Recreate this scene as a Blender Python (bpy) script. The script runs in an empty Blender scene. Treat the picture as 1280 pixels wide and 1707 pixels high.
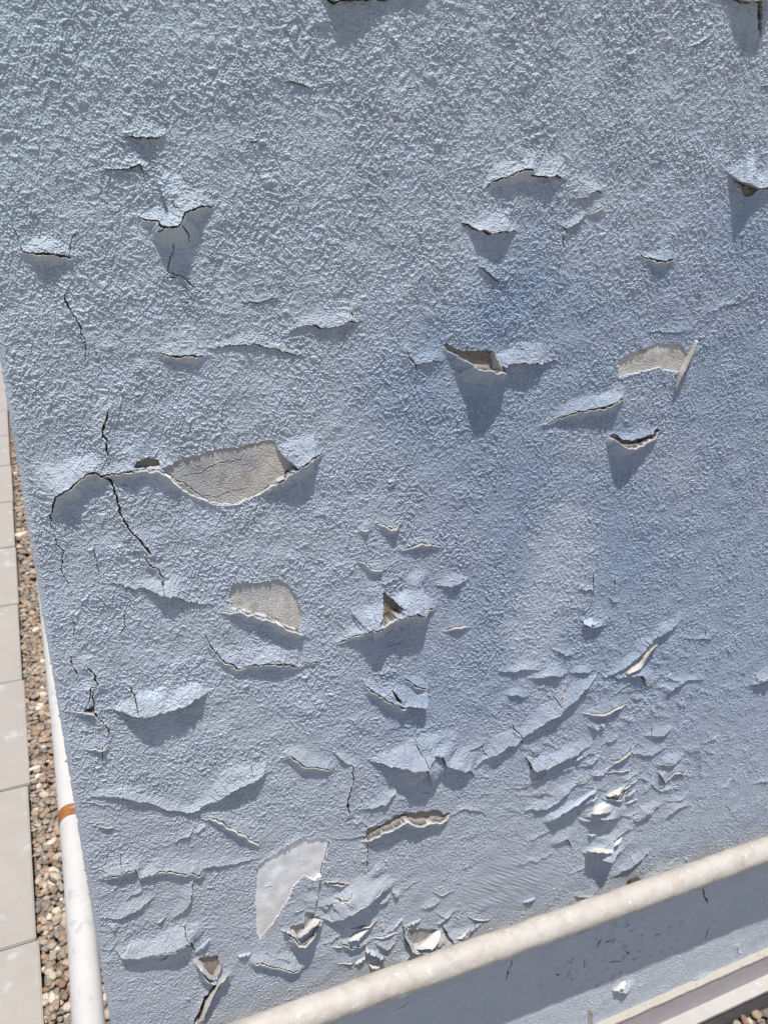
import bpy, bmesh, math, random, time
import numpy as np
from mathutils import Vector, noise as mnoise
T0 = time.time()
rng = np.random.default_rng(7); random.seed(7)
sc = bpy.context.scene
COL = bpy.context.collection

# ------------------------------------------------------------------ camera, sky, sun, exposure
F_PX = 1391.23                       # focal length in pixels of the 1280 x 1707 photograph
ROT = np.array([[0.9194376244840902, -0.3926416718012606, 0.021609540674531007],
                [-0.14102149737349523, -0.38052660637145713, -0.9139542872167947],
                [0.36707954446085705, 0.837276548942184, -0.4052413955038113]])   # rows: right, down, forward
cam_d = bpy.data.cameras.new('camera'); cam = bpy.data.objects.new('camera', cam_d); COL.objects.link(cam)
sc.camera = cam
cam_d.sensor_fit = 'VERTICAL'; cam_d.sensor_height = 36; cam_d.lens = 36*F_PX/1707
from mathutils import Matrix
cam.matrix_world = Matrix([[ROT[0][i], -ROT[1][i], -ROT[2][i], 0] for i in range(3)] + [[0, 0, 0, 1]])
cam_d.clip_start = .02; cam_d.clip_end = 500
cam_d.dof.use_dof = True; cam_d.dof.focus_distance = .93; cam_d.dof.aperture_fstop = 13.0

GRAZE = math.radians(13.8)           # angle between the sun's rays and the wall
DRIFT = .07                          # the shadows lean a little to the right
ray = Vector((DRIFT*math.cos(GRAZE), math.sin(GRAZE), -math.cos(GRAZE))).normalized()
sun_d = bpy.data.lights.new('sun', 'SUN'); sun = bpy.data.objects.new('sun', sun_d); COL.objects.link(sun)
sun_d.energy = 5.0; sun_d.angle = math.radians(.53); sun_d.color = (1, .955, .88)
sun.rotation_euler = ray.to_track_quat('-Z', 'Y').to_euler()
w = bpy.data.worlds.new('World'); sc.world = w; w.use_nodes = True
nt = w.node_tree; nt.nodes.clear()
sky = nt.nodes.new('ShaderNodeTexSky'); sky.sky_type = 'NISHITA'; sky.sun_disc = False
sky.sun_elevation = math.asin(-ray.z); sky.sun_rotation = math.atan2(-ray.x, -ray.y)
bgn = nt.nodes.new('ShaderNodeBackground'); bgn.inputs[1].default_value = .10
wo = nt.nodes.new('ShaderNodeOutputWorld')
nt.links.new(sky.outputs[0], bgn.inputs[0]); nt.links.new(bgn.outputs[0], wo.inputs[0])
sc.view_settings.view_transform = 'Standard'; sc.view_settings.look = 'None'
sc.view_settings.exposure = 0; sc.view_settings.gamma = 1; sc.view_settings.use_curve_mapping = False

# ------------------------------------------------------------------ helpers
WALL_Y, CORNER_X, LEDGE_Z, GROUND_Z = .75, -.0205, -1.4285, -1.53
def ray_px(x, y):
    v = np.stack([(np.asarray(x, float)-640)/F_PX, (np.asarray(y, float)-853.5)/F_PX, np.ones_like(np.asarray(x, float))], -1)
    return v @ ROT
def on_wall(x, y, out=0.0):          # photo pixel -> point on the plane 'out' metres before the wall
    d = ray_px(x, y); return d*((WALL_Y-out)/d[..., 1])[..., None] if np.ndim(out) == 0 else d*((WALL_Y-out)/d[..., 1])[..., None]
def tag(o, label=None, cat=None, group=None, kind=None):
    for k, v in (('label', label), ('category', cat), ('group', group), ('kind', kind)):
        if v: o[k] = v
    return o
def empty(name, loc=(0, 0, 0)):
    o = bpy.data.objects.new(name, None); o.location = loc; COL.objects.link(o); return o
def link(name, me, mat, parent=None):
    o = bpy.data.objects.new(name, me); COL.objects.link(o)
    if mat: me.materials.append(mat)
    if parent:
        o.parent = parent; o.matrix_parent_inverse = Matrix.Translation(-parent.location)
    return o
def mesh_np(name, co, quads, col=None, smooth=True):
    me = bpy.data.meshes.new(name); n = len(quads); k = quads.shape[1]
    me.vertices.add(len(co)); me.vertices.foreach_set('co', np.ascontiguousarray(co, np.float32).ravel())
    me.loops.add(n*k); me.loops.foreach_set('vertex_index', np.ascontiguousarray(quads, np.int32).ravel())
    me.polygons.add(n); me.polygons.foreach_set('loop_start', np.arange(0, n*k, k, dtype=np.int32))
    me.polygons.foreach_set('use_smooth', np.full(n, smooth))
    me.update(calc_edges=True)
    if col is not None:
        a = me.color_attributes.new('tint', 'FLOAT_COLOR', 'POINT')
        a.data.foreach_set('color', np.ascontiguousarray(np.concatenate([col, np.ones((len(col), 1))], 1), np.float32).ravel())
    return me
def material(name, color=None, rough=.85, attr=False, mottle=.12, mscale=60, bump=.0, bscale=900, spec=.3):
    m = bpy.data.materials.new(name); m.use_nodes = True; t = m.node_tree; b = t.nodes['Principled BSDF']
    b.inputs['Roughness'].default_value = rough; b.inputs['Specular IOR Level'].default_value = spec
    g = t.nodes.new('ShaderNodeNewGeometry')
    nz = t.nodes.new('ShaderNodeTexNoise'); nz.inputs['Scale'].default_value = mscale; nz.inputs['Detail'].default_value = 6
    t.links.new(g.outputs['Position'], nz.inputs['Vector'])
    mr = t.nodes.new('ShaderNodeMapRange'); mr.inputs[1].default_value = .25; mr.inputs[2].default_value = .75
    mr.inputs[3].default_value = 1-mottle; mr.inputs[4].default_value = 1+mottle
    t.links.new(nz.outputs['Fac'], mr.inputs[0])
    mx = t.nodes.new('ShaderNodeVectorMath'); mx.operation = 'SCALE'
    if attr:
        a = t.nodes.new('ShaderNodeAttribute'); a.attribute_name = 'tint'; t.links.new(a.outputs['Color'], mx.inputs[0])
    else: mx.inputs[0].default_value = color
    t.links.new(mr.outputs[0], mx.inputs['Scale']); t.links.new(mx.outputs[0], b.inputs['Base Color'])
    if bump:
        n2 = t.nodes.new('ShaderNodeTexNoise'); n2.inputs['Scale'].default_value = bscale; n2.inputs['Detail'].default_value = 4
        t.links.new(g.outputs['Position'], n2.inputs['Vector'])
        bp = t.nodes.new('ShaderNodeBump'); bp.inputs['Strength'].default_value = 1; bp.inputs['Distance'].default_value = bump
        t.links.new(n2.outputs['Fac'], bp.inputs['Height']); t.links.new(bp.outputs[0], b.inputs['Normal'])
    return m
def lin(r, g, b):
    return np.array([(c/255/12.92 if c/255 <= .04045 else ((c/255+.055)/1.055)**2.4) for c in (r, g, b)])

FEATURES = """
L 208,228,0 222,228,30 242,230,44 265,228,20
L 161,286,0 195,281,20 232,275,37 242,287,7
T 218,359,0 242,363,20 262,368,44 272,376,84 286,374,114 297,369,111 304,351,94 319,346,74 336,342,40 356,343,3
V 297,371 312,386 316,403
V 272,376 262,386
V 284,333 291,343 304,346
v 290,400 287,423 280,448 282,455 302,460 322,477 339,490
v 306,499 316,509 328,514
v 304,795 339,788 353,778 369,772 390,770 403,762
v 336,825 363,829 386,819 410,815
v 349,445 356,453 353,467
v 13,366 27,386 32,405
T 32,406,0 42,420,20 57,420,40 74,418,54 94,421,44 116,428,20
v 116,428 118,403 126,390
V 107,480 111,507 123,527 134,544 141,570
L 84,467,2 101,465,7 121,465,7
L 406,504,7 430,504,12 453,497,12 470,496,2
L 541,-7,20 554,2,84 574,0,84 618,-2,40 648,-3,34
L 652,-5,30 679,-7,40 702,-5,30
P 514,37,0 534,34,20 548,39,20 563,53,7
L 472,136,3 494,136,20 507,143,20 517,147,3
L 531,144,0 544,138,7 558,134,2
v 766,161 763,178 766,185
T 810,311,7 826,297,30 843,296,37 860,282,50 877,281,50 883,282,50
L 882,292,40 900,292,54 912,296,57 922,289,50 934,296,20
L 763,369,0 779,374,20 796,383,50 816,387,60 836,383,57 858,385,7
L 801,445,10 816,457,20 833,472,7
L 474,556,3 494,546,13 511,541,20 541,545,24 564,542,27 585,534,27 601,536,3
V 585,536 586,519 598,504
L 1223,0,50 1236,2,87 1267,3,101
V 1267,0 1265,34 1264,64
L 1146,79,3 1166,72,25 1181,60,10
L 1267,144,7 1280,143,13
L 966,331,13 978,326,20 991,316,27 998,317,20 1001,321,0
P 974,354,3 984,354,13 994,349,30 1006,348,20 1008,351,0
L 932,375,3 942,383,17 954,373,30 968,364,20
V 942,383 938,400 932,420
v 931,440 926,467 929,477
L 1223,300,3 1226,302,121 1246,309,67 1263,314,40 1280,311,34
T 1065,423,0 1082,428,27 1099,433,40 1119,432,10
L 1179,524,3 1199,511,7 1233,504,8 1253,487,7 1263,477,3
L 1085,553,5 1119,554,8 1152,551,3
T 250,584,0 269,589,13 292,591,24 319,592,30 336,593,20 339,592,3
L 338,575,2 353,581,8 376,576,13 403,575,20 420,572,20 431,573,20 448,578,17 472,584,20 497,592,13 514,595,0
v 136,560 143,580 144,604
v 158,580 161,594
P 76,748,2 71,708,5 79,676,7 89,664,8 101,669,7
W 181,681 181,693 173,708 171,725 178,735 178,768
v 388,651 373,678 369,704
T 89,891,0 84,859,17 91,824,44 101,816,67 118,805,67 134,793,47 153,782,44 168,790,42 188,786,39 218,782,44
P 218,782,44 242,782,27 265,780,40 286,792,50 316,812,40 353,838,10 390,842,7 431,822,10 458,803,30
T 457,804,30 492,775,81 509,763,77 531,755,20 537,755,0
W 168,792 186,797 193,825 202,856 215,882 235,901 254,924
T 238,921,7 242,933,13 265,950,17 272,963,13 273,987,7
L 168,966,0 202,975,10 222,982,13 242,978,17 265,987,40 279,990,54 289,988,40 309,1000,17 336,1007,10 353,1007,7
v 91,893 97,909 107,923 102,950 116,977 119,983
v 156,908 161,936 166,963
v 119,1024 125,1044 121,1064
v 208,1017 207,1047 202,1064
V 121,1091 118,1101 126,1118 131,1130
W 144,1107 155,1121 162,1143 151,1146 148,1169
P 364,1019,3 396,1017,30 430,1024,39 457,1031,50 480,1044,47 499,1052,37
T 343,1057,7 356,1081,10 369,1097,20 400,1113,18 413,1104,30 431,1102,34 458,1101,37 485,1106,24 498,1108,13 527,1101,7 541,1104,0
V 677,584 682,597 692,609 694,624
L 692,607,13 709,602,20 732,601,7
Q 742,580,7 766,595,50 793,609,131 820,615,101 833,617,67
L 835,615,60 841,604,50 860,602,47 877,605,50 895,605,40 905,602,20 924,600,5
L 521,864,2 536,857,12 549,864,2
P 595,879,2 608,882,24
P 628,871,3 645,876,30 657,881,37 662,872,27 665,871,0
v 585,893 579,909 581,923
P 658,916,2 679,911,13 699,903,24 719,906,20 739,909,3
P 598,931,3 611,941,20 623,948,27 632,948,20
L 623,975,7 645,973,12 665,963,3
L 727,975,2 746,975,24 766,968,27 776,966,3
T 564,1069,7 598,1052,37 621,1037,91 645,1027,67 662,1019,81 685,1013,84 699,1016,71 719,1012,10
P 736,1050,0 752,1045,20 776,1042,20 783,1044,0
L 625,1123,7 648,1121,10 665,1119,3
L 836,1119,7 860,1114,20 873,1114,20 895,1116,7
P 1030,629,7 1058,623,5 1099,612,3 1132,620,3
T 900,711,3 931,694,20 954,686,27 984,679,34 1005,674,44 1030,661,47 1033,664,0
L 1018,728,10 1031,733,20 1052,732,20 1078,725,20 1099,715,13 1102,709,0
Q 1020,730,34 1028,737,81 1045,741,74 1065,738,44 1085,730,27 1099,716,3
L 969,982,7 984,984,20 988,1000,0
V 986,953 988,980 988,1000
V 1021,960 1023,997
L 1018,1000,10 1025,1002,13
P 961,1013,2 978,1013,7
L 968,1034,3 984,1045,27 998,1037,37 1001,1042,7
L 921,1082,2 937,1092,13 947,1091,10
L 1078,1071,7 1099,1054,24 1115,1047,27 1129,1034,7
L 1005,1128,7 1038,1111,20 1065,1084,27 1085,1067,10
v 1176,1035 1174,1064
L 1166,1064,7 1181,1064,10
v 877,1024 879,1037
P 1142,1037,3 1157,1020,3
P 114,1184,2 135,1184,18 155,1187,28 167,1196,0
V 155,1146 156,1185 167,1200 180,1214 181,1228
P 142,1246,2 160,1245,21 171,1246,32
V 171,1242 171,1264
L 181,1181,2 206,1182,32 228,1187,57 249,1183,68 270,1180,57 295,1171,64 320,1162,46 341,1152,21 347,1153,0
V 215,1139 226,1164 229,1185
L 135,1331,0 171,1325,14 213,1326,21 231,1333,21 249,1335,21 270,1345,18 309,1352,21 324,1351,21 341,1338,21 356,1331,28 384,1313,39 413,1299,43 430,1292,39 448,1285,2
v 416,1271 421,1292
P 139,1335,2 153,1336,11 174,1338,11 192,1345,0
P 331,1363,2 356,1361,21 377,1374,25 398,1383,28 416,1395,21 430,1406,11
L 139,1370,2 164,1372,4 210,1372,3
L 185,1417,2 199,1413,5 213,1402,3
T 165,1466,2 185,1456,21 206,1447,28 224,1444,28
L 225,1444,25 231,1459,25 245,1457,25 260,1450,25
T 260,1450,21 270,1447,21 295,1449,28 320,1452,21 331,1456,18
L 331,1456,18 338,1445,14 359,1441,14 391,1438,11 413,1433,7 430,1431,4
v 201,1422 203,1445
L 171,1530,2 196,1529,14 213,1521,21 242,1505,18 256,1495,4
L 290,1529,5 309,1514,18 318,1491,21 322,1468,7
L 196,1585,2 203,1593,32 228,1586,36 263,1581,39
T 263,1581,39 284,1573,46 309,1564,50 315,1569,21 320,1577,0
V 306,1541 309,1559 324,1573 320,1591
v 324,1559 325,1569
P 329,1601,7 341,1621,36 356,1633,21
W 379,1625 361,1644 343,1669 329,1705
L 356,1655,11 370,1633,28 381,1623,7
T 599,1134,2 622,1150,21 643,1162,32 670,1175,39
L 670,1174,36 686,1172,39 706,1174,46 709,1153,14 714,1139,4
T 675,1130,2 686,1137,18 707,1146,14 714,1139,4
L 624,1123,2 643,1125,7 665,1123,5
P 636,1185,1 656,1200,3
T 466,1265,2 485,1256,18 501,1272,25 522,1274,21 551,1280,18 554,1278,0
L 558,1256,2 569,1264,21 576,1271,21 586,1274,11
W 586,1274 588,1303 579,1328 581,1356
L 615,1267,4 640,1269,32 658,1272,53 679,1272,71 704,1269,82 707,1278,64
L 707,1278,64 713,1264,53 720,1252,53 732,1254,43 743,1269,43 764,1278,43 782,1278,32 789,1292,0
V 691,1235 702,1256 704,1271
L 789,1278,11 803,1264,14 812,1260,21 825,1253,28 843,1240,32 860,1235,21 878,1217,2
V 803,1237 805,1253 812,1262
L 768,1256,4 786,1246,11 803,1240,11
L 597,1349,2 622,1344,14 643,1335,21 658,1317,21 659,1312,0
Q 611,1397,21 629,1384,32 650,1374,37 675,1362,41 690,1368,36 736,1365,27 745,1361,4
L 747,1360,4 771,1347,11 803,1351,7 807,1356,0
L 583,1372,4 608,1372,7 612,1381,7 643,1365,4
V 611,1381 612,1420 611,1449
P 501,1397,2 547,1395,4 583,1393,5 608,1392,7
L 430,1445,7 466,1417,11 490,1400,11 501,1398,4
L 523,1523,7 526,1502,18 531,1466,21 540,1431,21 549,1402,7
P 540,1470,2 565,1472,14 586,1472,7
L 524,1525,7 551,1532,21 565,1521,43 583,1505,71 608,1491,64
P 608,1491,53 624,1481,46 636,1472,36 638,1468,0
T 426,1600,21 444,1601,25 466,1609,21 489,1613,28 496,1612,11
L 441,1589,2 466,1596,11 483,1601,14 490,1587,2
P 562,1605,2 583,1603,11
L 629,1573,7 643,1582,21 658,1566,7
L 739,1545,14 754,1567,28 768,1562,25 782,1550,18 800,1541,4
L 729,1523,2 743,1527,11 757,1518,4
L 643,1505,1 658,1491,4 686,1466,1
P 473,1550,7 483,1553,14 496,1564,57 506,1559,64 533,1534,14
L 672,1545,7 679,1573,36 688,1581,43 723,1578,43 752,1574,21
L 850,1157,14 871,1159,14 878,1160,4
L 893,1128,14 914,1125,28 935,1125,21 942,1121,2
L 868,1228,21 886,1210,28 900,1203,32 932,1180,39 957,1159,32 982,1136,21 994,1125,4
V 916,1159 935,1178
V 850,1207 866,1228 871,1242
L 875,1262,4 887,1280,36 914,1271,36 939,1260,32 964,1249,21 982,1242,4
V 875,1262 886,1278 877,1296
L 1024,1128,7 1049,1125,21 1065,1121,39 1076,1141,7
v 1005,1146 990,1182
P 974,1187,7 1006,1185,32 1028,1176,18 1044,1173,4
v 1086,1203 1083,1228
L 1170,1292,4 1165,1253,18 1159,1221,4
P 1003,1287,4 1024,1285,7 1046,1281,11
L 1042,1299,11 1069,1285,4
L 1099,1292,21 1106,1303,11
P 1113,1296,7 1120,1285,21 1138,1287,11
L 878,1349,7 907,1345,18 932,1328,21 960,1303,11
L 914,1366,14 939,1354,21 967,1342,21 992,1317,7
P 1006,1328,7 1031,1327,32 1044,1310,4
L 982,1357,21 999,1357,46 1017,1357,32
L 1021,1358,4 1049,1360,7 1078,1345,7
L 982,1417,4 996,1413,21 1017,1399,18 1056,1376,4
L 980,1421,7 992,1422,57 1017,1423,53 1022,1420,7
v 1046,1424 1054,1438 1049,1441
L 1028,1456,7 1053,1438,21 1078,1420,7
L 1078,1463,7 1099,1452,11 1104,1434,0
L 1111,1335,2 1131,1333,11 1142,1324,7
v 1211,1342 1229,1367
v 1154,1377 1149,1399
L 1255,1139,11 1270,1130,25 1280,1128,28
L 1255,1306,4 1280,1299,7
L 928,1402,11 944,1395,21 950,1409,4
L 886,1399,5 914,1384,7
L 960,1493,7 985,1491,14
L 903,1299,4 935,1285,7 967,1278,4
L 957,1260,5 999,1253,7
L 1070,1299,4 1099,1317,7 1127,1313,4
L 950,1456,4 978,1441,7
L 864,1441,4 893,1434,7 921,1420,5
W 1168,1479 1172,1495 1177,1504
W 1181,1543 1172,1566
W 1003,1562 992,1577
W 1019,1562 1006,1569
W 1012,1603 1031,1601
W 1040,1584 1046,1590
W 1032,1619 1034,1622
W 925,1621 935,1621
V 974,1598 973,1612
L 1024,1650,14 1038,1649,21
V 1227,1577 1229,1591
W 850,1598 848,1612 841,1633
V 658,1683 672,1678 679,1669
L 1156,1632,2 1167,1628,7 1184,1626,7
"""
PATCHES = """
bare 282,775 302,765 336,757 369,748 406,743 430,738 431,736 455,734 468,758 493,775 458,802 431,824 390,841 353,837 319,825 289,802 269,780
brown 223,778 228,767 249,763 265,766 267,777 242,781
sand 386,977 391,973 430,971 464,966 480,975 494,997 504,1030 499,1052 480,1044 457,1031 430,1022 403,1017 386,1013 383,997
brown 751,585 820,584 818,594 821,612 793,607 766,595
brown 637,987 667,1007 658,1020 638,1030 623,1037 635,1013
sand 1030,600 1065,582 1099,572 1136,575 1142,587 1146,590 1139,607 1132,620 1109,617 1099,612 1058,622 1031,629
brown 1021,731 1052,734 1082,726 1099,717 1085,729 1065,737 1045,740 1028,737
brown 1233,310 1246,314 1265,316 1253,326 1240,328
brown 1262,7 1267,3 1267,60 1262,50
brown 140,1183 155,1176 155,1186
brown 331,1596 365,1593 366,1612 356,1630 345,1623
brown 356,1637 361,1641 345,1669 334,1697 325,1707 320,1707 334,1676 350,1648
primer 430,1443 451,1427 487,1402 501,1398 551,1400 544,1427 533,1456 524,1465 506,1459 489,1477 483,1495 469,1516 458,1534 434,1566 428,1555 425,1491
brown 612,1382 633,1376 661,1358 686,1354 732,1351 745,1361 735,1364 690,1368 675,1362 650,1373 629,1384 612,1396
gray 679,1547 714,1549 733,1549 704,1571 687,1578
gray 483,1545 506,1537 510,1521 523,1521 523,1530 496,1562
brown 652,1148 661,1160 672,1171 658,1166
"""
FLAKES = """
white 688,1580,3 704,1572,3 725,1553,3 734,1550,3 | 695,1582,12 713,1577,14 729,1562,13 735,1556,10 | 700,1584,18 722,1581,20 732,1569,18 734,1561,12
cream 734,1550,2 741,1557,3 752,1571,3 | 730,1562,10 738,1569,12 748,1575,8 | 723,1578,14 732,1578,14 745,1576,9
white 673,1543,2 679,1559,3 687,1579,3 | 677,1542,7 683,1559,9 690,1578,9
white 494,1562,3 514,1541,4 523,1530,4 | 499,1564,12 519,1547,14 530,1531,10 | 503,1562,18 523,1547,20 535,1532,14
cream 472,1549,3 483,1552,4 494,1562,4 | 473,1551,8 483,1556,10 496,1565,12
white 579,1567,2 590,1557,3 608,1548,3 | 581,1569,8 594,1562,11 616,1549,6 | 586,1568,12 599,1566,12 608,1557,9
paint 618,1581,2 624,1585,4 640,1593,3 | 617,1591,10 626,1595,14 640,1600,10
cream 610,1575,3 613,1580,4 617,1584,3 | 610,1587,8 613,1589,9 618,1588,9
white 615,1607,3 624,1609,4 631,1609,3 | 620,1613,9 627,1614,10 633,1612,7
cream 638,1594,3 640,1601,4 638,1609,3 | 643,1594,8 643,1602,9 641,1610,7
white 761,1562,3 770,1557,3 780,1549,3 | 761,1567,10 772,1562,12 785,1550,8
cream 610,1489,3 622,1479,3 637,1469,3 | 608,1493,9 624,1484,11 639,1472,6
white 329,1600,2 338,1609,4 356,1632,4 | 325,1602,10 336,1619,14 350,1634,12
cream 366,1594,2 366,1609,3 359,1632,3 | 368,1594,6 370,1610,7 361,1635,8
cream 378,1625,3 360,1644,3 342,1673,3 334,1703,3 | 383,1623,11 366,1642,12 350,1673,10 338,1705,8
white 981,1357,2 990,1345,3 1003,1336,3 1014,1338,3 | 987,1357,12 998,1351,14 1010,1344,14 1019,1343,8 | 994,1358,18 1003,1357,18 1014,1357,16 1020,1353,9
white 976,1417,3 996,1412,4 1019,1412,3 | 982,1419,14 1001,1420,20 1022,1417,16 | 987,1420,20 1005,1423,24 1021,1422,20
white 1016,1409,3 1026,1400,3 1037,1394,3 | 1020,1413,10 1028,1409,12 1035,1402,8
paint 916,1364,2 957,1335,3 974,1324,3 992,1315,2 | 918,1367,10 958,1341,13 978,1328,12 995,1316,5 | 932,1361,14 958,1345,16 976,1333,13 993,1320,6
cream 1008,1326,2 1028,1315,3 1044,1306,2 | 1014,1328,9 1033,1324,14 1040,1313,8
cream 1159,565,2 1147,589,3 1132,617,3 1123,648,2 | 1163,566,10 1151,597,14 1138,624,12 1126,648,6
cream 1097,1071,2 1075,1089,3 1065,1101,3 1038,1121,3 | 1093,1076,8 1076,1097,10 1068,1116,12 1048,1125,8
white 1022,1651,2 1033,1639,3 1042,1633,2 | 1028,1653,10 1040,1648,12 1045,1641,6
cream 1264,1133,2 1280,1125,3 1298,1120,2 | 1266,1135,8 1282,1130,10 1300,1123,6
cream 820,585,3 821,599,3 820,615,3 | 824,584,9 828,600,10 838,615,12
cream 541,1468,1 562,1470,2 583,1470,1 | 541,1471,4 562,1473,5 583,1473,3
paint 971,1032,1 984,1029,2 994,1030,1 | 973,1039,6 985,1046,10 997,1039,7
cream 979,1683,2 980,1694,2 980,1712,2 | 987,1680,8 988,1694,8 987,1712,8
"""

# ------------------------------------------------------------------ the wall: a finely gridded skin of textured paint
# Features of the paint film, traced once and mapped to metres on the wall.
#  L = lip lifted above a crack, T = ridge split at its top, P = edge of a pocket lifted below a crack,
#  V / v / W = crack (medium / hair / wide).  Numbers are x, y and the length of the lip's shadow.
def axis(a, b, s0, s1, tail_to=None):
    v = [a]
    while v[-1] < b:
        v.append(v[-1] + (s0+(s1-s0)*(v[-1]-a)/(b-a))*RES)
    s = s1*RES
    if tail_to:
        while v[-1] < tail_to:
            s = min(s*1.05, .006); v.append(v[-1]+s)
    return np.array(v)
RES = .84
XS = axis(CORNER_X, 1.33, .00062, .00115, 2.3)
ZD = axis(0, 1.62, .00064, .00105)                      # measured down from z = .185
up = [0.0]; s = .00064*RES
while up[-1] > -.45: s = min(s*1.05, .006); up.append(up[-1]-s)
ZD = np.concatenate([np.array(up[:0:-1]), ZD]); ZD = ZD[ZD < .185-LEDGE_Z]; ZD = np.append(ZD, .185-LEDGE_Z)
ZS = (.185-ZD)                                           # falling
NX, NZ = len(XS), len(ZS)
X, Z = np.meshgrid(XS, ZS)                               # [row z, col x]
print('grid', NX, NZ, NX*NZ)
# photo position of every grid point (used only to place zones of stain and roughness on the wall)
def to_px(x, y, z):
    v = np.stack([x, y, z], -1) @ ROT.T
    return 640+F_PX*v[..., 0]/v[..., 2], 853.5+F_PX*v[..., 1]/v[..., 2]
PX, PY = to_px(X, np.full_like(X, WALL_Y), Z)

N = 2048; CELL = .0008
kx = np.fft.fftfreq(N, CELL); KX, KY = np.meshgrid(kx, kx); KR = np.hypot(KX, KY); KR[0, 0] = 1e-6
def band(wl, width=.45, seed=0, stretch=1.0, ang=0.0):
    r = np.random.default_rng(seed); f = np.fft.fft2(r.standard_normal((N, N)))
    c, s_ = math.cos(ang), math.sin(ang)
    k = np.hypot((KX*c+KY*s_)*stretch, (-KX*s_+KY*c)) + 1e-6
    n = np.real(np.fft.ifft2(f*np.exp(-(np.log(k*wl)/width)**2)))
    return ((n-n.mean())/n.std()).astype(np.float32)
def sample(n, x, z):
    u = (x/CELL) % N; v = (z/CELL) % N
    i = np.floor(u).astype(int); j = np.floor(v).astype(int); a = (u-i).astype(np.float32); b = (v-j).astype(np.float32)
    i %= N; j %= N; i1 = (i+1) % N; j1 = (j+1) % N
    return (n[j, i]*(1-a)+n[j, i1]*a)*(1-b)+(n[j1, i]*(1-a)+n[j1, i1]*a)*b
wob = sample(band(.02, .6, 11), X, Z); wob2 = sample(band(.02, .6, 12), X, Z)
XW, ZW = X+.0012*wob, Z+.0012*wob2
g1 = sample(band(.0066, .42, 1, 1.2), XW, ZW); g2 = sample(band(.0036, .4, 2, 1.15), XW, ZW)
g3 = sample(band(.0023, .4, 3), X, Z); g4 = sample(band(.0017, .3, 33), X, Z); big = sample(band(.05, .6, 4), X, Z); zone = sample(band(.12, .7, 5), X, Z)
lump = np.clip(.50*g1+.52*g2+.40*g3+.30*g4+.15*zone+.05, -.45, None)
lump = np.where(lump > 0, lump**.85, lump*.35)
splat = np.clip(sample(band(.016, .3, 6), XW, ZW)-1.25, 0, 1.1)      # the odd larger blob of render
strand = np.exp(-(sample(band(.013, .35, 7), XW, ZW)/.13)**2)*np.clip(sample(band(.03, .4, 17), X, Z)-.1, 0, 1.2)
g5 = sample(band(.0014, .25, 43), X, Z)
pit = np.clip(sample(band(.009, .35, 44), XW, ZW)-1.1, 0, 1)
grain = .00066*lump + .0006*splat*(1+.3*g2) + .00042*strand*(1+.4*g3) + .00017*g3 + .00018*g4 + .00011*g5 - .0006*pit
grain += .00045*np.clip(sample(band(.0105, .35, 55, 1.3), XW, ZW)-.3, 0, 2)*(.35+.9*np.exp(-np.clip(PY-60, 0, None)/300.))
def blob(cx, cy, rx, ry=None, ang=0.0, p=2.0):
    ry = ry or rx; c, s_ = math.cos(ang), math.sin(ang); dx, dy = PX-cx, PY-cy
    return np.exp(-(((dx*c+dy*s_)/rx)**2+((-dx*s_+dy*c)/ry)**2)**(p/2))
smooth_zone = 1-np.exp(-np.clip((PY-1150)+(PX-700)*.35, 0, None)/420.)*1.0
amp = (1.0-.45*np.clip(smooth_zone, 0, 1))*(1+.14*np.clip(zone, -1.3, 1.3))
below = 1/(1+np.exp(-((PY-(1513-.36*(PX-1000)))-10)/12.))
amp *= 1-.25*below
amp *= 1-.75*blob(845, 1470, 75, 45, -.5, 4)
H = .00028*big*(1-.3*below)
H += .00028*blob(845, 1470, 85, 40, -.5, 4)*sample(band(.006, .35, 8, 9.0, math.radians(-38)), X, Z)
# light creases running down to the left across the lower right
crease = sample(band(.016, .35, 9, 4.0, math.radians(-33)), XW, ZW)
H += .0006*np.clip(crease-.5, 0, None)*np.clip(blob(1000, 1250, 240, 170, -.4, 3)+.4*blob(1180, 1080, 130, 200), 0, 1)
for bx, by, br, bh in ((718, 130, 9, 1.2), (446, 300, 9, 1.6), (517, 295, 8, .9), (700, 226, 7, .9), (858, 530, 8, .8), (715, 525, 8, .9), (370, 365, 11, 1.4),
                       (180, 395, 10, .8), (235, 612, 10, 1), (200, 920, 12, 1.1), (1062, 205, 9, 1), (1052, 480, 9, .9), (655, 800, 6, 1), (930, 785, 5, .8), (1130, 820, 12, .8),
                       (320, 1215, 12, .7), (80, 150, 14, 1.0), (95, 75, 16, 1.1)):
    H += bh*.001*blob(bx, by, br*1.1, br, 0, 3)

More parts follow.
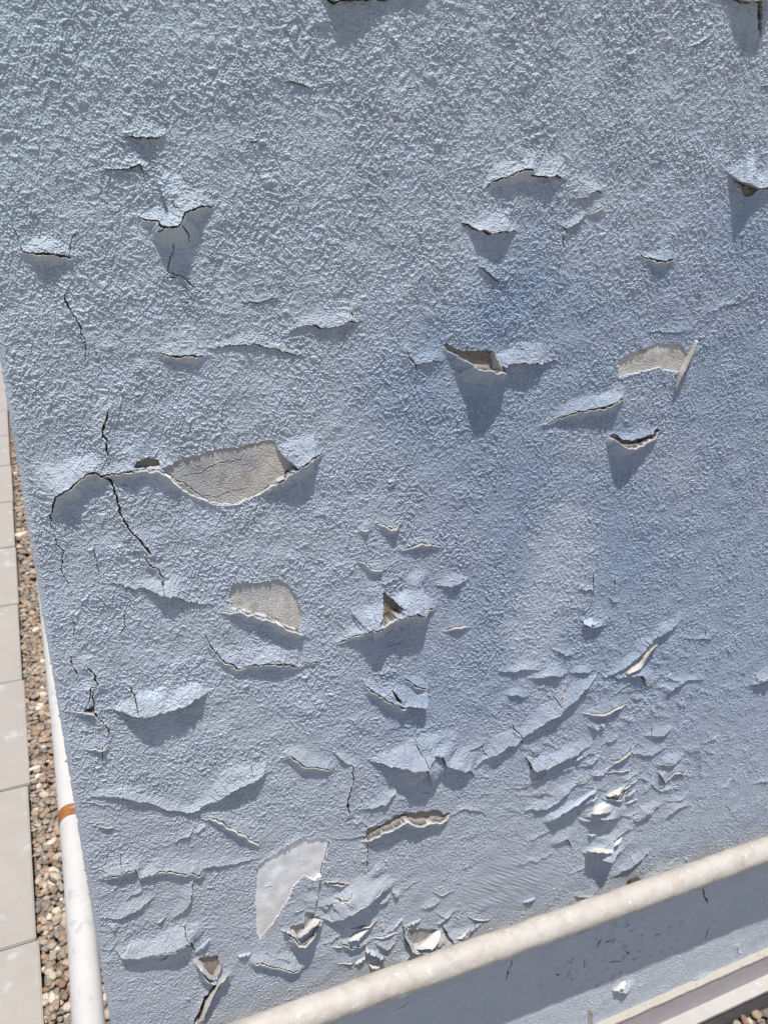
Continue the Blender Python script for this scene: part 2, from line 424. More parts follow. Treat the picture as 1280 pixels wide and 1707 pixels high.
raised = np.zeros_like(H); gap = np.zeros_like(H); cream = np.zeros_like(H); calm = np.zeros_like(H); backing = np.zeros_like(H)
tanG = math.tan(GRAZE)
jit = np.random.default_rng(5)
def feature(kind, P):
    px, py = P[:, 0], P[:, 1]; hs = P[:, 2] if P.shape[1] > 2 else np.zeros(len(P))
    # finer, irregular line
    seg = np.hypot(np.diff(px), np.diff(py)); t = np.concatenate([[0], np.cumsum(seg)])
    n = max(3, int(t[-1]/4)); tt = np.linspace(0, t[-1], n)
    qx, qy, qh = np.interp(tt, t, px), np.interp(tt, t, py), np.interp(tt, t, hs)
    a = 1.35
    jx, jy = jit.standard_normal(n)*a, jit.standard_normal(n)*a
    jx[1:] = .6*jx[1:]+.4*jx[:-1]; jy[1:] = .6*jy[1:]+.5*jy[:-1]
    jx[0] = jy[0] = jx[-1] = jy[-1] = 0
    qx += jx; qy += jy
    w0 = on_wall(qx, qy); w1 = on_wall(qx, qy+qh)
    h = np.hypot(w1[:, 0]-w0[:, 0], w1[:, 2]-w0[:, 2])*tanG
    if n > 6 and kind in 'LTPQ':
        h = np.convolve(np.pad(h, 2, 'edge'), np.ones(5)/5, 'valid'); h *= 1+(.008 if kind == 'Q' else .03)*np.convolve(jit.standard_normal(n), [.2, .3, .3, .2], 'same')
    ax, az = w0[:, 0], w0[:, 2]
    hm = h.max() if kind in 'LTPQ' else .001
    Wu = 3.1*hm+.007; Wl = hm/tanG*.8+.004; R = max(Wu, Wl if kind in 'TPQ' else 0, .008)
    if ax.max() < XS[0]-R or ax.min() > XS[-1]: return
    i0, i1 = np.searchsorted(XS, [ax.min()-R, ax.max()+R]); j0, j1 = np.searchsorted(-ZS, [-(az.max()+R), -(az.min()-R)])
    sl = (slice(j0, j1), slice(i0, i1)); x, z = X[sl], Z[sl]
    if x.size == 0: return
    best = np.full(x.shape, 1e9); side = np.zeros(x.shape); hh = np.zeros(x.shape)
    dxs, dzs = np.diff(ax), np.diff(az); ll = np.hypot(dxs, dzs)+1e-9; ux, uz = dxs/ll, dzs/ll
    tx = np.concatenate([[ux[0]], ux[1:]+ux[:-1], [ux[-1]]]); tz = np.concatenate([[uz[0]], uz[1:]+uz[:-1], [uz[-1]]])
    for k in range(len(ll)):
        rx, rz = x-ax[k], z-az[k]; s_ = np.clip((rx*ux[k]+rz*uz[k])/ll[k], 0, 1)
        ex, ez = rx-s_*dxs[k], rz-s_*dzs[k]; d = ex*ex+ez*ez
        m = d < best
        if not m.any(): continue
        cxn = np.where(s_ <= 0, tx[k], np.where(s_ >= 1, tx[k+1], ux[k])); czn = np.where(s_ <= 0, tz[k], np.where(s_ >= 1, tz[k+1], uz[k]))
        cr = cxn*ez-czn*ex
        best[m] = d[m]; side[m] = np.sign(cr)[m]; hh[m] = (h[k]+(h[k+1]-h[k])*s_)[m]
    d = np.sqrt(best); upper = side >= 0
    lx = (x-x.min()); g_mod = .75+.5*np.abs(wob[sl])
    pxm = .00075*(1+.45*np.clip(x, 0, 1.3)+.35*np.clip(-z, 0, 1.5))     # about one render pixel here
    if kind in 'LTPQ':
        env = np.clip(hh/.004, 0, 1)
        ku = {'L': 1.0, 'T': 1.0, 'P': .45, 'Q': 0}[kind]
        wu = (2.3*hh+.0045)*np.clip(1+.2*big[sl], .6, 1.5)
        u = np.where(upper, ku*hh*np.clip(1-d/wu, 0, 1)**1.5, 0)
        lo = np.zeros_like(u)
        gw = {'L': .9, 'T': 1.5, 'P': .8, 'Q': .8}[kind]*pxm*g_mod*(.35+.65*env)
        if kind == 'Q': backing[sl] = np.maximum(backing[sl], upper & (d < 5*pxm) & (hh > .0015))
        if kind in 'TPQ':
            kl = .95 if kind == 'T' else 1.0; wl = hh/tanG*(.30 if kind == 'T' else .22)+.0025; dd = np.clip(d-gw, 0, None)
            lo = np.where(~upper, (kl*hh+.0006*env)*np.clip(1-dd/wl, 0, 1)**1.25, 0)
            rim = (~upper) & (d >= gw) & (d < gw+.85*pxm*(.35+.65*env)) & (hh > .0012)
            cream[sl] = np.maximum(cream[sl], rim*np.clip(hh/.003, 0, 1)*np.clip(.75+.35*wob2[sl], .15, 1))
            calm[sl] = np.maximum(calm[sl], np.where(~upper, np.clip(1.2-dd/wl, 0, 1)*np.clip(hh/.004, 0, 1), 0))
        else:
            rim = upper & (d < .9*pxm) & (hh > .002)
            cream[sl] = np.maximum(cream[sl], rim*.45)
        calm[sl] = np.maximum(calm[sl], np.where(upper, .25*np.clip(1-d/wu, 0, 1)*env, 0))
        raised[sl] = np.maximum(raised[sl], u+lo)
        gap[sl] = np.maximum(gap[sl], np.where((~upper) & (d < gw) & (hh > .0009), np.clip(hh/.003, .2, 1), 0))
    else:
        wd = {'v': .34, 'V': .5, 'W': .85}[kind]*pxm*g_mod
        L = ((x-ax[0])**2+(z-az[0])**2)**.5; L2 = ((x-ax[-1])**2+(z-az[-1])**2)**.5
        wd = wd*np.clip(np.minimum(L, L2)/.012+.3, .3, 1)
        hk = {'v': .0007, 'V': .0016, 'W': .0032}[kind]; wk = {'v': .005, 'V': .009, 'W': .014}[kind]
        raised[sl] = np.maximum(raised[sl], hk*np.clip(1-d/wk, 0, 1)**1.5)
        gap[sl] = np.maximum(gap[sl], (d < wd)*{'v': .6, 'V': .9, 'W': 1}[kind])
        if kind != 'v': cream[sl] = np.maximum(cream[sl], ((d >= wd) & (d < wd+.7*pxm) & (side < 0))*.7)
rf = np.random.default_rng(77)
def scatter(n, cx, cy, sx, sy, ang, lmin, lmax, hmax, kinds):
    for _ in range(n):
        x = cx+sx*rf.uniform(-1, 1); y = cy+sy*rf.uniform(-1, 1); L_ = rf.uniform(lmin, lmax); a = math.radians(ang+rf.normal()*16)
        bend = rf.normal()*.12*L_; c, s_ = math.cos(a), math.sin(a); h = hmax*rf.uniform(.25, 1)
        tt = np.linspace(-.5, .5, 6); sag = bend*(1-4*tt**2)
        feature(kinds[rf.integers(len(kinds))], np.stack([x+L_*tt*c-sag*s_, y+L_*tt*s_+sag*c, h*np.clip(1-4*tt**2*rf.uniform(.7, 1), 0, 1)*(1+.3*rf.normal(size=6)).clip(.3)], 1))
scatter(34, 1000, 1290, 140, 170, -30, 18, 85, 20, 'LLLPT')
scatter(26, 640, 1530, 200, 80, -25, 12, 55, 22, 'LPTL')
scatter(14, 1150, 1180, 110, 150, -38, 20, 70, 9, 'LL')
scatter(24, 450, 1250, 260, 180, -10, 10, 45, 10, 'LPTv')
scatter(22, 620, 500, 500, 420, 0, 8, 34, 7, 'LLv')
scatter(14, 250, 1500, 110, 150, -15, 14, 55, 14, 'LTP')
scatter(6, 1030, 1575, 90, 45, -30, 8, 24, 3, 'WVv')
for line in FEATURES.strip().splitlines():
    k, *pts = line.split()
    feature(k, np.array([[float(c) for c in p.split(',')] for p in pts]))
print('features', time.time()-T0)

# bare patches: where the paint has fallen off
bare = np.zeros(X.shape, np.int16); plist = []
def inside(x, z, poly):
    r = np.zeros(x.shape, bool); n = len(poly)
    for k in range(n):
        x0, z0 = poly[k]; x1, z1 = poly[(k+1) % n]
        c = ((z0 > z) != (z1 > z)) & (x < (x1-x0)*(z-z0)/(z1-z0+1e-12)+x0); r ^= c
    return r
for line in PATCHES.strip().splitlines():
    k, *pts = line.split(); P = np.array([[float(c) for c in p.split(',')] for p in pts])
    Q = []
    for a, b in zip(P, np.roll(P, -1, 0)):
        m = max(1, int(np.hypot(*(b-a))/5))
        for s_ in range(m):
            Q.append(a+(b-a)*s_/m + (jit.standard_normal(2)*.9 if s_ else 0))
    Q = np.array(Q); W = on_wall(Q[:, 0], Q[:, 1])[:, [0, 2]]
    i0, i1 = np.searchsorted(XS, [W[:, 0].min(), W[:, 0].max()]); j0, j1 = np.searchsorted(-ZS, [-W[:, 1].max(), -W[:, 1].min()])
    sl = (slice(j0, j1), slice(i0, i1)); m = inside(X[sl], Z[sl], W); plist.append(k)
    sub = bare[sl]; sub[m] = len(plist)
isb = bare > 0
core = isb.copy()
for sh in ((1, 0), (-1, 0), (0, 1), (0, -1)): core &= np.roll(isb, sh, (0, 1))

H += raised + grain*amp*(1-.75*np.clip(calm, 0, 1))
H[backing > 0] = np.minimum(H, -.003)[backing > 0]
H -= gap*.0045
plaster = .00010*g2+.00012*g3+.00013*g4+.0003*big
depth = {'bare': .0010, 'brown': .0035, 'sand': .0014, 'gray': .0028, 'primer': .0010}
for n, k in enumerate(plist, 1):
    m = bare == n
    H[m] = -depth[k]-.002*gap[m]+plaster[m]*(.35 if k == 'primer' else 1)+(0 if k in ('brown', 'gray') else .15*raised[m])
# keep the ragged corner and the foot of the wall in line
edge = np.clip((X-CORNER_X)/.006, 0, 1); H = H*edge-.0025*(1-edge)**2

# ---- colour of the paint film itself
base = np.array([.43, .487, .562]); C = np.empty(X.shape+(3,)); C[:] = base
def mixc(col, m):
    C[:] = C*(1-m[..., None])+np.asarray(col)*m[..., None]
var = sample(band(.09, .7, 21), X, Z); var2 = sample(band(.03, .6, 22), X, Z)
C *= (1+.035*var+.025*var2)[..., None]
blue = np.array([.25, .335, .475])
st = np.zeros_like(X)
for bx, by, rx, ry, a, k in ((850, 500, 45, 80, .5, .75), (930, 520, 90, 50, 0, .45), (735, 590, 60, 60, 0, .5), (700, 660, 60, 70, 0, .6), (790, 690, 70, 70, 0, .5), (850, 780, 110, 70, .5, .45),
                             (880, 890, 45, 110, .25, .55), (835, 1040, 50, 120, .1, .4), (1240, 400, 50, 60, 0, .5), (1090, 450, 40, 35, 0, .35), (1060, 880, 70, 150, 0, .5), (880, 760, 60, 60, 0, .5), (960, 620, 90, 40, -.3, .35),
                             (1180, 700, 150, 220, 0, .28), (1050, 1050, 120, 90, 0, .3), (720, 1180, 70, 60, 0, .3), (1200, 1000, 160, 250, 0, .22), (520, 790, 40, 30, 0, .2)):
    st = np.maximum(st, k*blob(bx, by, rx*1.5, ry*1.5, a, 2.2))
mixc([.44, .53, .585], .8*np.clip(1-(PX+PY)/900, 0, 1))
pale = np.clip(blob(935, 930, 55, 95, .15, 4)+blob(885, 1060, 45, 75, 0, 4), 0, 1)
sg = lambda v, w_: 1/(1+np.exp(-v/w_))
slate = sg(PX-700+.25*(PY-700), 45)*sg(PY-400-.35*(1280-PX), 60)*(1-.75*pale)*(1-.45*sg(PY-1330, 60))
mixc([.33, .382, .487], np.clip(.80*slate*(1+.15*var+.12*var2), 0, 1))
mixc(blue, np.clip(st*(1.15+.12*var2), 0, .8)*(1-pale))
mixc([.45, .51, .59], .6*np.clip(blob(935, 930, 52, 85, .15, 3)+.8*blob(885, 1060, 45, 70, 0, 3), 0, 1))
mixc([.46, .475, .53], .35*np.clip(blob(1070, 660, 50, 30)+blob(970, 745, 60, 30)+blob(1110, 775, 60, 60), 0, 1))
mixc([.395, .43, .483], .9*np.clip((PY-1150)/350, 0, 1)*(PX < 1500))
mixc([.50, .545, .605], .9*below)
dirt = np.clip(sample(band(.02, .5, 31), XW, ZW)-1.0, 0, 1)*np.clip(blob(1000, 1560, 300, 90, -.35, 3), 0, 1)*below
scuff = np.clip(sample(band(.026, .8, 51), XW, ZW)+.5*sample(band(.035, .5, 52), X, Z)+.12*g2-1.2, 0, 1)*below
mixc([.24, .25, .27], .6*np.clip(scuff*(blob(1015, 1590, 130, 60, -.35, 3)+.35*blob(1150, 1560, 260, 60, -.45, 3)), 0, 1))
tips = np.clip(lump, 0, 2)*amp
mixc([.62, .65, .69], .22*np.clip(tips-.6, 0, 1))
cream[np.isin(bare, [i+1 for i, q_ in enumerate(plist) if q_ in ('brown', 'gray')])] = 0
sandy = sample(band(.003, .5, 41), X, Z)
for n, k in enumerate(plist, 1):
    m = (bare == n)
    col = {'bare': (.50, .485, .47), 'brown': (.31, .265, .23), 'sand': (.56, .545, .525), 'gray': (.40, .385, .375), 'primer': (.74, .75, .78)}[k]
    C[m] = np.array(col)*(1+(.03 if k == 'primer' else .09)*sandy[m]+.07*var2[m]+.03*g3[m])[:, None]
    if k != 'primer':
        mm = m.astype(float)*np.clip(.35*var2-.1, 0, .5); mixc([.22, .17, .13], mm)
mixc([.31, .33, .37], .7*np.clip(blob(320, 790, 45, 28, .3)+blob(400, 765, 35, 18), 0, 1)*(bare == 1))
mixc([.50, .465, .41], .6*blob(455, 775, 30, 40)*(bare == 1))
mixc([.43, .445, .47], .7*np.clip((1005-PY)/20, 0, 1)*(bare == 3))
warm = blob(500, 1495, 22, 60, .6)+blob(455, 1545, 25, 25)
mixc([.55, .45, .34], np.clip(warm, 0, 1)*.4*(bare == plist.index('primer')+1))
mixc([.33, .295, .265], backing)
mixc([.68, .64, .585], np.clip(cream*1.1, 0, 1))
mixc([.055, .042, .035], np.clip(gap*1.1, 0, 1)*.88)
C = np.clip(C, .01, .9)

co = np.stack([X, WALL_Y-H, Z], -1)
rag = np.interp(ZS, np.linspace(ZS.min(), ZS.max(), 900), np.random.default_rng(3).standard_normal(900)**3*.00018)
co[:, 0, 0] += rag; co[:, 1, 0] += rag*.7
co = co.reshape(-1, 3); C = C.reshape(-1, 3)
idx = np.arange(NX*NZ).reshape(NZ, NX)
quads = np.stack([idx[:-1, :-1], idx[1:, :-1], idx[1:, 1:], idx[:-1, 1:]], -1).reshape(-1, 4)
fid = np.minimum(np.minimum(bare[:-1, :-1], bare[1:, :-1]), np.minimum(bare[1:, 1:], bare[:-1, 1:])).reshape(-1)

wall = tag(empty('painted_wall', (.6, WALL_Y, GROUND_Z)), 'blue grey textured wall with paint blistering, cracking and flaking off in sunlight', 'wall')
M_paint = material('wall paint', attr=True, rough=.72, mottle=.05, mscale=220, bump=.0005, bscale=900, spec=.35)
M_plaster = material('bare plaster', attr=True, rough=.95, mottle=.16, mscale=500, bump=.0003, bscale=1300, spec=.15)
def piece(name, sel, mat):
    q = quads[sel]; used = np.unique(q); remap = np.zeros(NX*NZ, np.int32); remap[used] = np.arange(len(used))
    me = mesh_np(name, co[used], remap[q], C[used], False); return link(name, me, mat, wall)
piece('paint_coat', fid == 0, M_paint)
names = {'gray': ('exposed_backing', None), 'bare': ('exposed_plaster', 'large pointed patch of bare grey brown plaster where paint has fallen away'),
         'brown': ('exposed_backing', None), 'sand': ('exposed_plaster', 'pale sandy patch with the paint gone'),
         'primer': ('exposed_primer', 'smooth pale patch of old undercoat with a yellowed edge')}
for n, k in enumerate(plist, 1):
    if (fid == n).any():
        tag(piece(names[k][0], fid == n, M_plaster), names[k][1])
# body of the building behind the skin
bx0, bx1, by0, by1, bz0, bz1 = CORNER_X+.012, 2.3, WALL_Y+.0026, 5.2, LEDGE_Z-.12, .63
v = np.array([(a, b, c) for a in (bx0, bx1) for b in (by0, by1) for c in (bz0, bz1)], float)
q = np.array([(0, 2, 3, 1), (4, 5, 7, 6), (1, 3, 7, 5), (2, 6, 7, 3)])
link('side_wall', mesh_np('side_wall', v, q, np.tile(base, (8, 1)), False), M_paint, wall)
print('wall', time.time()-T0)

# curled flakes of paint: thin shells standing off the wall
M_fl = {'white': material('flake underside white', (.60, .59, .575), .85, mottle=.06, mscale=300, bump=.0003, bscale=400),
        'cream': material('flake underside cream', (.56, .525, .485), .8, mottle=.14, mscale=260, bump=.0003, bscale=500),
        'paint': material('flake painted face', tuple(base), .72, mottle=.07, mscale=260, bump=.0006, bscale=420)}
rows_ = FLAKES.strip().splitlines()
for cx, cy, sx, sy, nn in ((1005, 1350, 60, 90, 8), (640, 1560, 150, 45, 10), (960, 1230, 90, 90, 3), (370, 1600, 40, 50, 2), (850, 1505, 60, 30, 1)):
    for _ in range(nn):
        x, y = cx+sx*rf.uniform(-1, 1), cy+sy*rf.uniform(-1, 1); L_ = rf.uniform(7, 19); W_ = rf.uniform(2.5, 6.5); a = math.radians(-28+rf.normal()*22)
        c, s_ = math.cos(a), math.sin(a); pr = []
        for q_, o_ in ((0, 1), (.5, rf.uniform(4, 7)), (1, rf.uniform(5, 10))):
            pr.append(' '.join('%.1f,%.1f,%.1f' % (x+c*u*L_*(1-.35*q_)-s_*W_*q_, y+s_*u*L_*(1-.35*q_)+c*W_*q_, o_*(1-.6*abs(u)*q_)) for u in (-1, -.3, .4, 1)))
        rows_.append(('white', 'cream', 'paint', 'paint')[rf.integers(4)]+' '+' | '.join(pr))
for fi, line in enumerate(rows_):
    k, rest = line.split(' ', 1); rows = []
    for r in rest.split('|'):
        P = np.array([[float(c) for c in p.split(',')] for p in r.split()])
        rows.append(np.array([np.interp(np.linspace(0, len(P)-1, 17), np.arange(len(P)), P[:, c]) for c in range(3)]).T)
    rows = np.array(rows); rows[:, [0, 16], 1] += 1.0; m = len(rows); tt = np.linspace(0, m-1, 9)
    G = np.array([[[np.interp(t, np.arange(m), rows[:, j, c]) for c in range(3)] for j in range(17)] for t in tt])
    r_ = np.random.default_rng(100+fi)
    ragx = np.convolve(r_.standard_normal(19), [.3, .4, .3], 'valid'); 
    wgt = (tt/tt[-1])[:, None]**2
    G[..., 1] += wgt*(ragx[None]*1.6+1.1*r_.standard_normal((1, 17))); G[..., 2] += wgt*.7*ragx[None]+.25*r_.standard_normal(G.shape[:2])*.6
    G[..., 2] = np.maximum(G[..., 2]*.8, 0)-(1-wgt)*1.5
    P3 = on_wall(G[..., 0], G[..., 1]); out = G[..., 2]*.001
    d = ray_px(G[..., 0], G[..., 1]); P3 = d*((WALL_Y-out)/d[..., 1])[..., None]
    bm = bmesh.new(); vs = [[bm.verts.new(p) for p in rr] for rr in P3]
    for a in range(len(vs)-1):
        for b in range(16): bm.faces.new((vs[a][b], vs[a+1][b], vs[a+1][b+1], vs[a][b+1])).smooth = True
    bmesh.ops.recalc_face_normals(bm, faces=bm.faces)
    me = bpy.data.meshes.new('paint_flake'); bm.to_mesh(me); bm.free()
    o = link('paint_flake', me, M_fl[k], wall)
    md = o.modifiers.new('thick', 'SOLIDIFY'); md.thickness = .0006; md.offset = 0

# ------------------------------------------------------------------ pipes
def tube(name, pts, r, mat, parent=None, seg=40, rough=.0006, cap=True):
    pts = [Vector(p) for p in pts]; rings = []; bm = bmesh.new()
    up_ = Vector((0, 0, 1))
    for i, p in enumerate(pts):
        t = (pts[min(i+1, len(pts)-1)]-pts[max(i-1, 0)]).normalized()
        a = t.cross(up_).normalized() if abs(t.dot(up_)) < .99 else Vector((1, 0, 0)); b = t.cross(a).normalized()
        ring = []
        for k in range(seg):
            an = 2*math.pi*k/seg; n = a*math.cos(an)+b*math.sin(an); q = p+n*r
            ring.append(bm.verts.new(q+n*rough*mnoise.noise(q*55)))
        rings.append(ring)
    for r0, r1 in zip(rings, rings[1:]):
        for k in range(seg): bm.faces.new((r0[k], r0[(k+1) % seg], r1[(k+1) % seg], r1[k])).smooth = True
    if cap: bm.faces.new(rings[0]); bm.faces.new(rings[-1][::-1])
    bmesh.ops.recalc_face_normals(bm, faces=bm.faces)
    me = bpy.data.meshes.new(name); bm.to_mesh(me); bm.free(); return link(name, me, mat, parent)
def box(name, lo, hi, mat, parent=None, bev=.002):
    bm = bmesh.new(); bmesh.ops.create_cube(bm, size=1)
    for v_ in bm.verts: v_.co = Vector([lo[i]+(hi[i]-lo[i])*(v_.co[i]+.5) for i in range(3)])
    bmesh.ops.bevel(bm, geom=bm.edges[:], offset=bev, segments=2, affect='EDGES')
    me = bpy.data.meshes.new(name); bm.to_mesh(me); bm.free(); return link(name, me, mat, parent)
def stained(name, c0, c1, c2, s1, s2, rough=.5, bump=.0004, bscale=160, th=(.5, .62), amt2=.7):
    """clean colour c0, soft blotches of c1, small specks of c2"""
    m = material(name, c0, rough, mottle=.05, mscale=30, bump=bump, bscale=bscale, spec=.4); t = m.node_tree; b = t.nodes['Principled BSDF']
    src = b.inputs['Base Color'].links[0].from_socket; g = t.nodes.new('ShaderNodeNewGeometry')
    for sc_, col, lo, hi, am, dt in ((s1, c1, th[0], th[1]+.1, .8, 8), (s2, c2, .6, .66, amt2, 5)):
        n = t.nodes.new('ShaderNodeTexNoise'); n.inputs['Scale'].default_value = sc_; n.inputs['Detail'].default_value = dt; n.inputs['Roughness'].default_value = .65
        t.links.new(g.outputs['Position'], n.inputs['Vector'])
        r = t.nodes.new('ShaderNodeMapRange'); r.inputs[1].default_value = lo; r.inputs[2].default_value = hi; r.inputs[4].default_value = am
        t.links.new(n.outputs['Fac'], r.inputs[0]); mx = t.nodes.new('ShaderNodeMix'); mx.data_type = 'RGBA'
        t.links.new(r.outputs[0], mx.inputs['Factor']); t.links.new(src, mx.inputs['A']); mx.inputs['B'].default_value = (*col, 1); src = mx.outputs['Result']
    t.links.new(src, b.inputs['Base Color']); return m
M_pipe_old = stained('old cream pipe paint', (.50, .465, .43), (.37, .32, .275), (.60, .59, .58), 34, 60, .6, .0014, 110, (.46, .6), .95)
M_pipe_new = stained('white pipe paint', (.56, .545, .535), (.50, .475, .45), (.36, .39, .45), 9, 38, .38, .0002, 120, (.52, .68), .6)
M_rust = stained('rusty steel band', (.30, .105, .03), (.42, .22, .07), (.16, .06, .03), 60, 160, .85, .0006, 300)
M_bracket = material('dark bracket', (.06, .05, .035), .7)
PIPE_Z = -1.030
fp = tag(empty('front_pipe', (.6, .69, PIPE_Z)), 'dirty cream pipe crossing in front of the foot of the wall and shading it', 'pipe')
pp = [ray_px(a, b) for a, b in ((640, 1643), (1000, 1516), (1280, 1414))]; pp = [p*.705/p[1] for p in pp]
PPX = [-.05]+[p[0] for p in pp]+[2.4]; PPZ = [pp[0][2]+(pp[0][2]-pp[2][2])*.5]+[p[2] for p in pp]+[pp[2][2]-.04]
n = 160; ln = []
for i in range(n+1):
    x = -.02+2.4*i/n
    z = np.interp(x, PPX, PPZ); ln.append((x, .705, z))
tube('pipe_body', ln, .0194, M_pipe_old, fp, 44, .0012)
pb = on_wall(1045, 1523)
box('bracket', (pb[0]-.016, .706, -1.094), (pb[0]+.006, WALL_Y-.0015, -1.080), M_bracket, fp)
lp = tag(empty('side_pipe', (-.047, 1.5, PIPE_Z)), 'smooth white pipe with a rusty band running along the wall edge beside gravel', 'pipe')
ys = np.concatenate([np.linspace(.69, 1.6, 60), np.linspace(1.65, 5.0, 60)])
def pipe_c(y):
    return (np.interp(y, [.69, .80, .92, 1.07, 1.45, 5], [-.0480, -.0468, -.0430, -.0398, -.0362, -.036]), y, np.interp(y, [.69, .8, 1.1, 5], [-1.034, -1.034, -1.034, -1.034]))
tube('pipe_body', [pipe_c(y) for y in ys], .0200, M_pipe_new, lp, 48, .0003)
yb = 1.165
tube('rusty_band', [pipe_c(yb-.013), pipe_c(yb-.012), pipe_c(yb+.012), pipe_c(yb+.013)], .0209, M_rust, lp, 48, .0002, False)

# ------------------------------------------------------------------ skirting profile along the foot of the wall
sk = tag(empty('wall_skirting', (1, .73, GROUND_Z)), 'stepped pale skirting profile along the bottom edge of the blue wall', 'skirting')
M_ledge = stained('ledge render', (.42, .39, .35), (.35, .33, .30), (.20, .18, .15), 30, 120, .85, .0008, 200)
M_face = stained('skirting face', (.42, .39, .405), (.37, .34, .355), (.6, .6, .62), 8, 90, .6, .0003, 90, amt2=.25)
M_rail = stained('skirting rail', (.44, .42, .405), (.37, .35, .34), (.55, .55, .56), 14, 60, .6, .0004, 120)
M_recess_shade = material('skirting recess', (.13, .12, .12), .9, mottle=.2)  # shade under the lower rail, put into the colour of the strip
def strip(name, prof, mat, x0=CORNER_X+.004, x1=2.3, nseg=420, wig=.0008, sd=0):
    P = []; xs_ = np.linspace(x0, x1, nseg)
    for j, (y, z) in enumerate(prof):
        for i, x in enumerate(xs_):
            nn = mnoise.noise(Vector((x*28, j*7+sd, 0)))+.5*mnoise.noise(Vector((x*90, j*7+sd, 3)))
            P.append((x, y+wig*nn, z+wig*.6*nn))
    P = np.array(P); m = nseg; id_ = np.arange(len(P)).reshape(len(prof), m)
    q_ = np.stack([id_[:-1, :-1], id_[1:, :-1], id_[1:, 1:], id_[:-1, 1:]], -1).reshape(-1, 4)
    return link(name, mesh_np(name, P, q_, None, False), mat, sk)
yl, yr = .7372, .7134
strip('ledge', [(WALL_Y+.004, LEDGE_Z+.0025), (yl, LEDGE_Z), (yl, LEDGE_Z-.004), (yl+.002, LEDGE_Z-.005)], M_ledge, wig=.0009)
strip('face_board', [(yl+.0015, LEDGE_Z-.004), (yl+.0015, -1.4925)], M_face, wig=.0002)
strip('lower_rail', [(yl+.002, -1.4925), (yr, -1.4935), (yr, -1.4995), (yr+.002, -1.5)], M_rail, wig=.0003)
strip('recess', [(yr+.003, -1.4992), (yr+.003, -1.56)], M_recess_shade, wig=.0002)

# ------------------------------------------------------------------ ground, paving and gravel
M_soil = material('bedding sand', (.20, .17, .14), .95, mottle=.3, mscale=40, bump=.004, bscale=120)
me = mesh_np('ground', np.array([(-60, -60, GROUND_Z-.03), (60, -60, GROUND_Z-.03), (60, 60, GROUND_Z-.03), (-60, 60, GROUND_Z-.03)], float), np.array([[0, 1, 2, 3]]), None, False)
tag(link('ground', me, M_soil), kind='structure')
M_slab = stained('concrete slabs', (.375, .345, .315), (.34, .315, .295), (.45, .455, .47), 5, 13, .8, .0004, 260, (.45, .7), .75)
bm = bmesh.new(); EDGE = -.1485
def slab(x0, x1, y0, y1, top):
    r = bmesh.ops.create_cube(bm, size=1)['verts']
    tl = [random.uniform(-.0012, .0012) for _ in range(2)]
    for v_ in r:
        c = v_.co.copy(); v_.co = Vector((x0+(x1-x0)*(c.x+.5), y0+(y1-y0)*(c.y+.5), top-.05+.05*(c.z+.5)+(tl[0]*c.x+tl[1]*c.y if c.z > 0 else 0)))
    es = list({e for v_ in r for e in v_.link_edges}); bmesh.ops.bevel(bm, geom=es, offset=.0025, segments=2, affect='EDGES')
PT = .4905
for j in range(-3, 26):
    y0 = 1.392+(j-1)*PT
    off = random.uniform(-.004, .003)
    for i in range(7):
        slab(EDGE+off-PT*(i+1)+.003, EDGE+off-PT*i-(.003 if i else 0), y0+.0025, y0+PT-.0025, GROUND_Z+.006+random.uniform(-.0015, .0015))
for j in range(3):
    for i in range(8):
        slab(EDGE+.004+PT*i, EDGE-.002+PT*(i+1), .34-PT*(j+1)+.003, .34-PT*j, GROUND_Z+.006)
me = bpy.data.meshes.new('pavement'); bm.to_mesh(me); bm.free()
tag(link('pavement', me, M_slab), kind='structure')

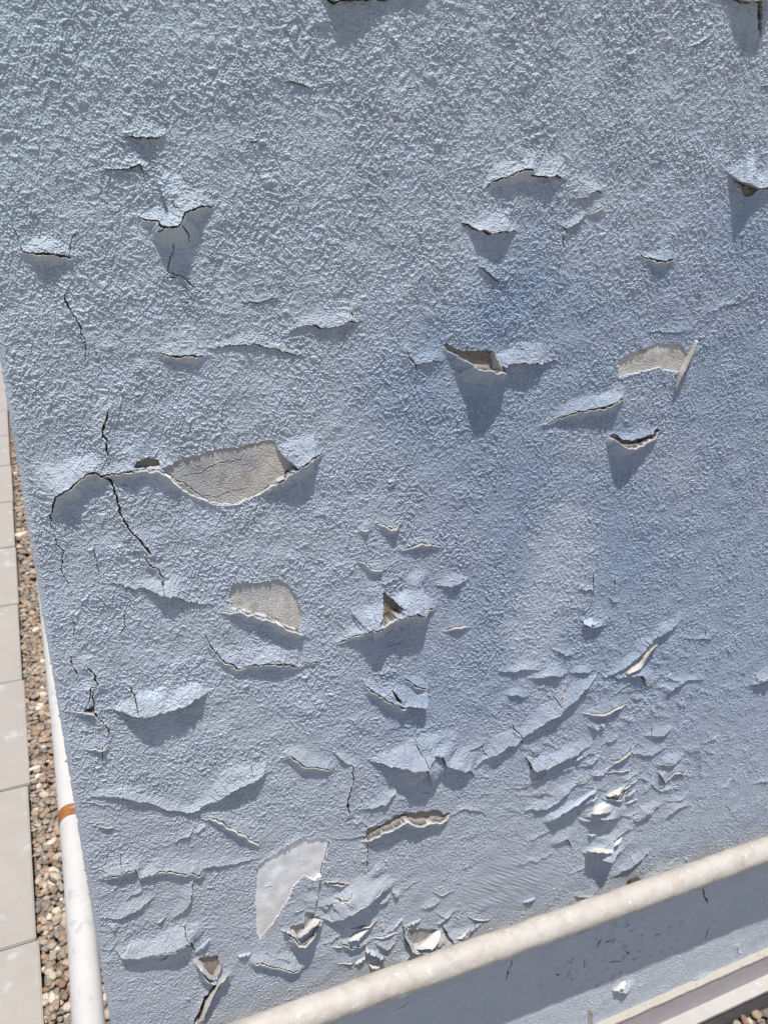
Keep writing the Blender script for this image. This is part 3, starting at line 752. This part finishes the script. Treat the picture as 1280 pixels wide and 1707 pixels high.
# gravel: many small irregular stones in one bed
bm = bmesh.new(); bmesh.ops.create_icosphere(bm, subdivisions=2, radius=1); bm.verts.ensure_lookup_table()
sv = np.array([v_.co[:] for v_ in bm.verts]); sf = np.array([[v_.index for v_ in f.verts] for f in bm.faces]); bm.free()
shapes = []
for k in range(14):
    r_ = np.random.default_rng(500+k); s0 = sv.copy()
    for _ in range(r_.integers(6, 12)):
        d = r_.standard_normal(3); d /= np.linalg.norm(d); t = r_.uniform(.5, .85); pr = s0@d; s0 = s0-np.clip(pr-t, 0, None)[:, None]*d*.9
    s0 *= (1+.06*r_.standard_normal(len(s0)))[:, None]; shapes.append(s0)
cv, cf, cc = [], [], []; off = 0
pal = [(.30, .245, .20), (.36, .29, .235), (.25, .215, .19), (.22, .20, .185), (.40, .33, .27), (.32, .23, .17), (.29, .27, .255), (.45, .40, .35)]
def stones(x0, x1, y0, y1, step, layers=2, sizes=(.0072, .0120), pale=.035):
    global off
    for L_ in range(layers):
        ny = int((y1-y0)/step); nx_ = max(1, int((x1-x0)/step))
        for a in range(ny):
            for b in range(nx_):
                x = x0+(b+.5+rng.uniform(-.5, .5))*(x1-x0)/nx_; y = y0+(a+.5+rng.uniform(-.5, .5))*step
                s_ = rng.uniform(*sizes); sp = rng.random() < pale; 
                if sp: s_ *= rng.uniform(1.0, 1.7)
                s0 = shapes[rng.integers(len(shapes))]*np.array([s_*rng.uniform(.9, 1.35), s_*rng.uniform(.75, 1.0), s_*rng.uniform(.5, .75)])
                an = rng.uniform(0, 6.28); tx_ = rng.uniform(-.5, .5); c, s__ = math.cos(an), math.sin(an)
                R1 = np.array([[c, -s__, 0], [s__, c, 0], [0, 0, 1]]); R2 = np.array([[1, 0, 0], [0, math.cos(tx_), -math.sin(tx_)], [0, math.sin(tx_), math.cos(tx_)]])
                p = s0@(R1@R2).T+np.array([x, y, GROUND_Z-.022+.0075*L_+rng.uniform(-.002, .003)])
                col = np.array((.62, .57, .50) if sp else pal[rng.integers(len(pal))])*np.array([1.06, 1, .93])*rng.uniform(.72, 1.1)
                if rng.random() < .006: col = np.array((.45, .50, .58))
                cv.append(p); cf.append(sf+off); cc.append(np.tile(col, (len(p), 1))); off += len(p)
stones(EDGE+.005, CORNER_X+.008, .72, 3.0, .0145, 4)
stones(EDGE+.012, CORNER_X-.004, 3.0, 7.5, .022, 2, (.010, .015))
stones(.75, 1.75, .36, .712, .0185, 2)
stones(EDGE+.012, .75, .36, .712, .030, 1, (.013, .017))
me = mesh_np('gravel', np.concatenate(cv), np.concatenate(cf), np.concatenate(cc), True)
M_stone = material('pebbles', attr=True, rough=.8, mottle=.3, mscale=220, bump=.0008, bscale=600, spec=.25)
tag(link('gravel', me, M_stone), kind='stuff', label='strip of brown and grey pebbles between paving slabs and the white pipe', cat='gravel')
print('done', time.time()-T0)
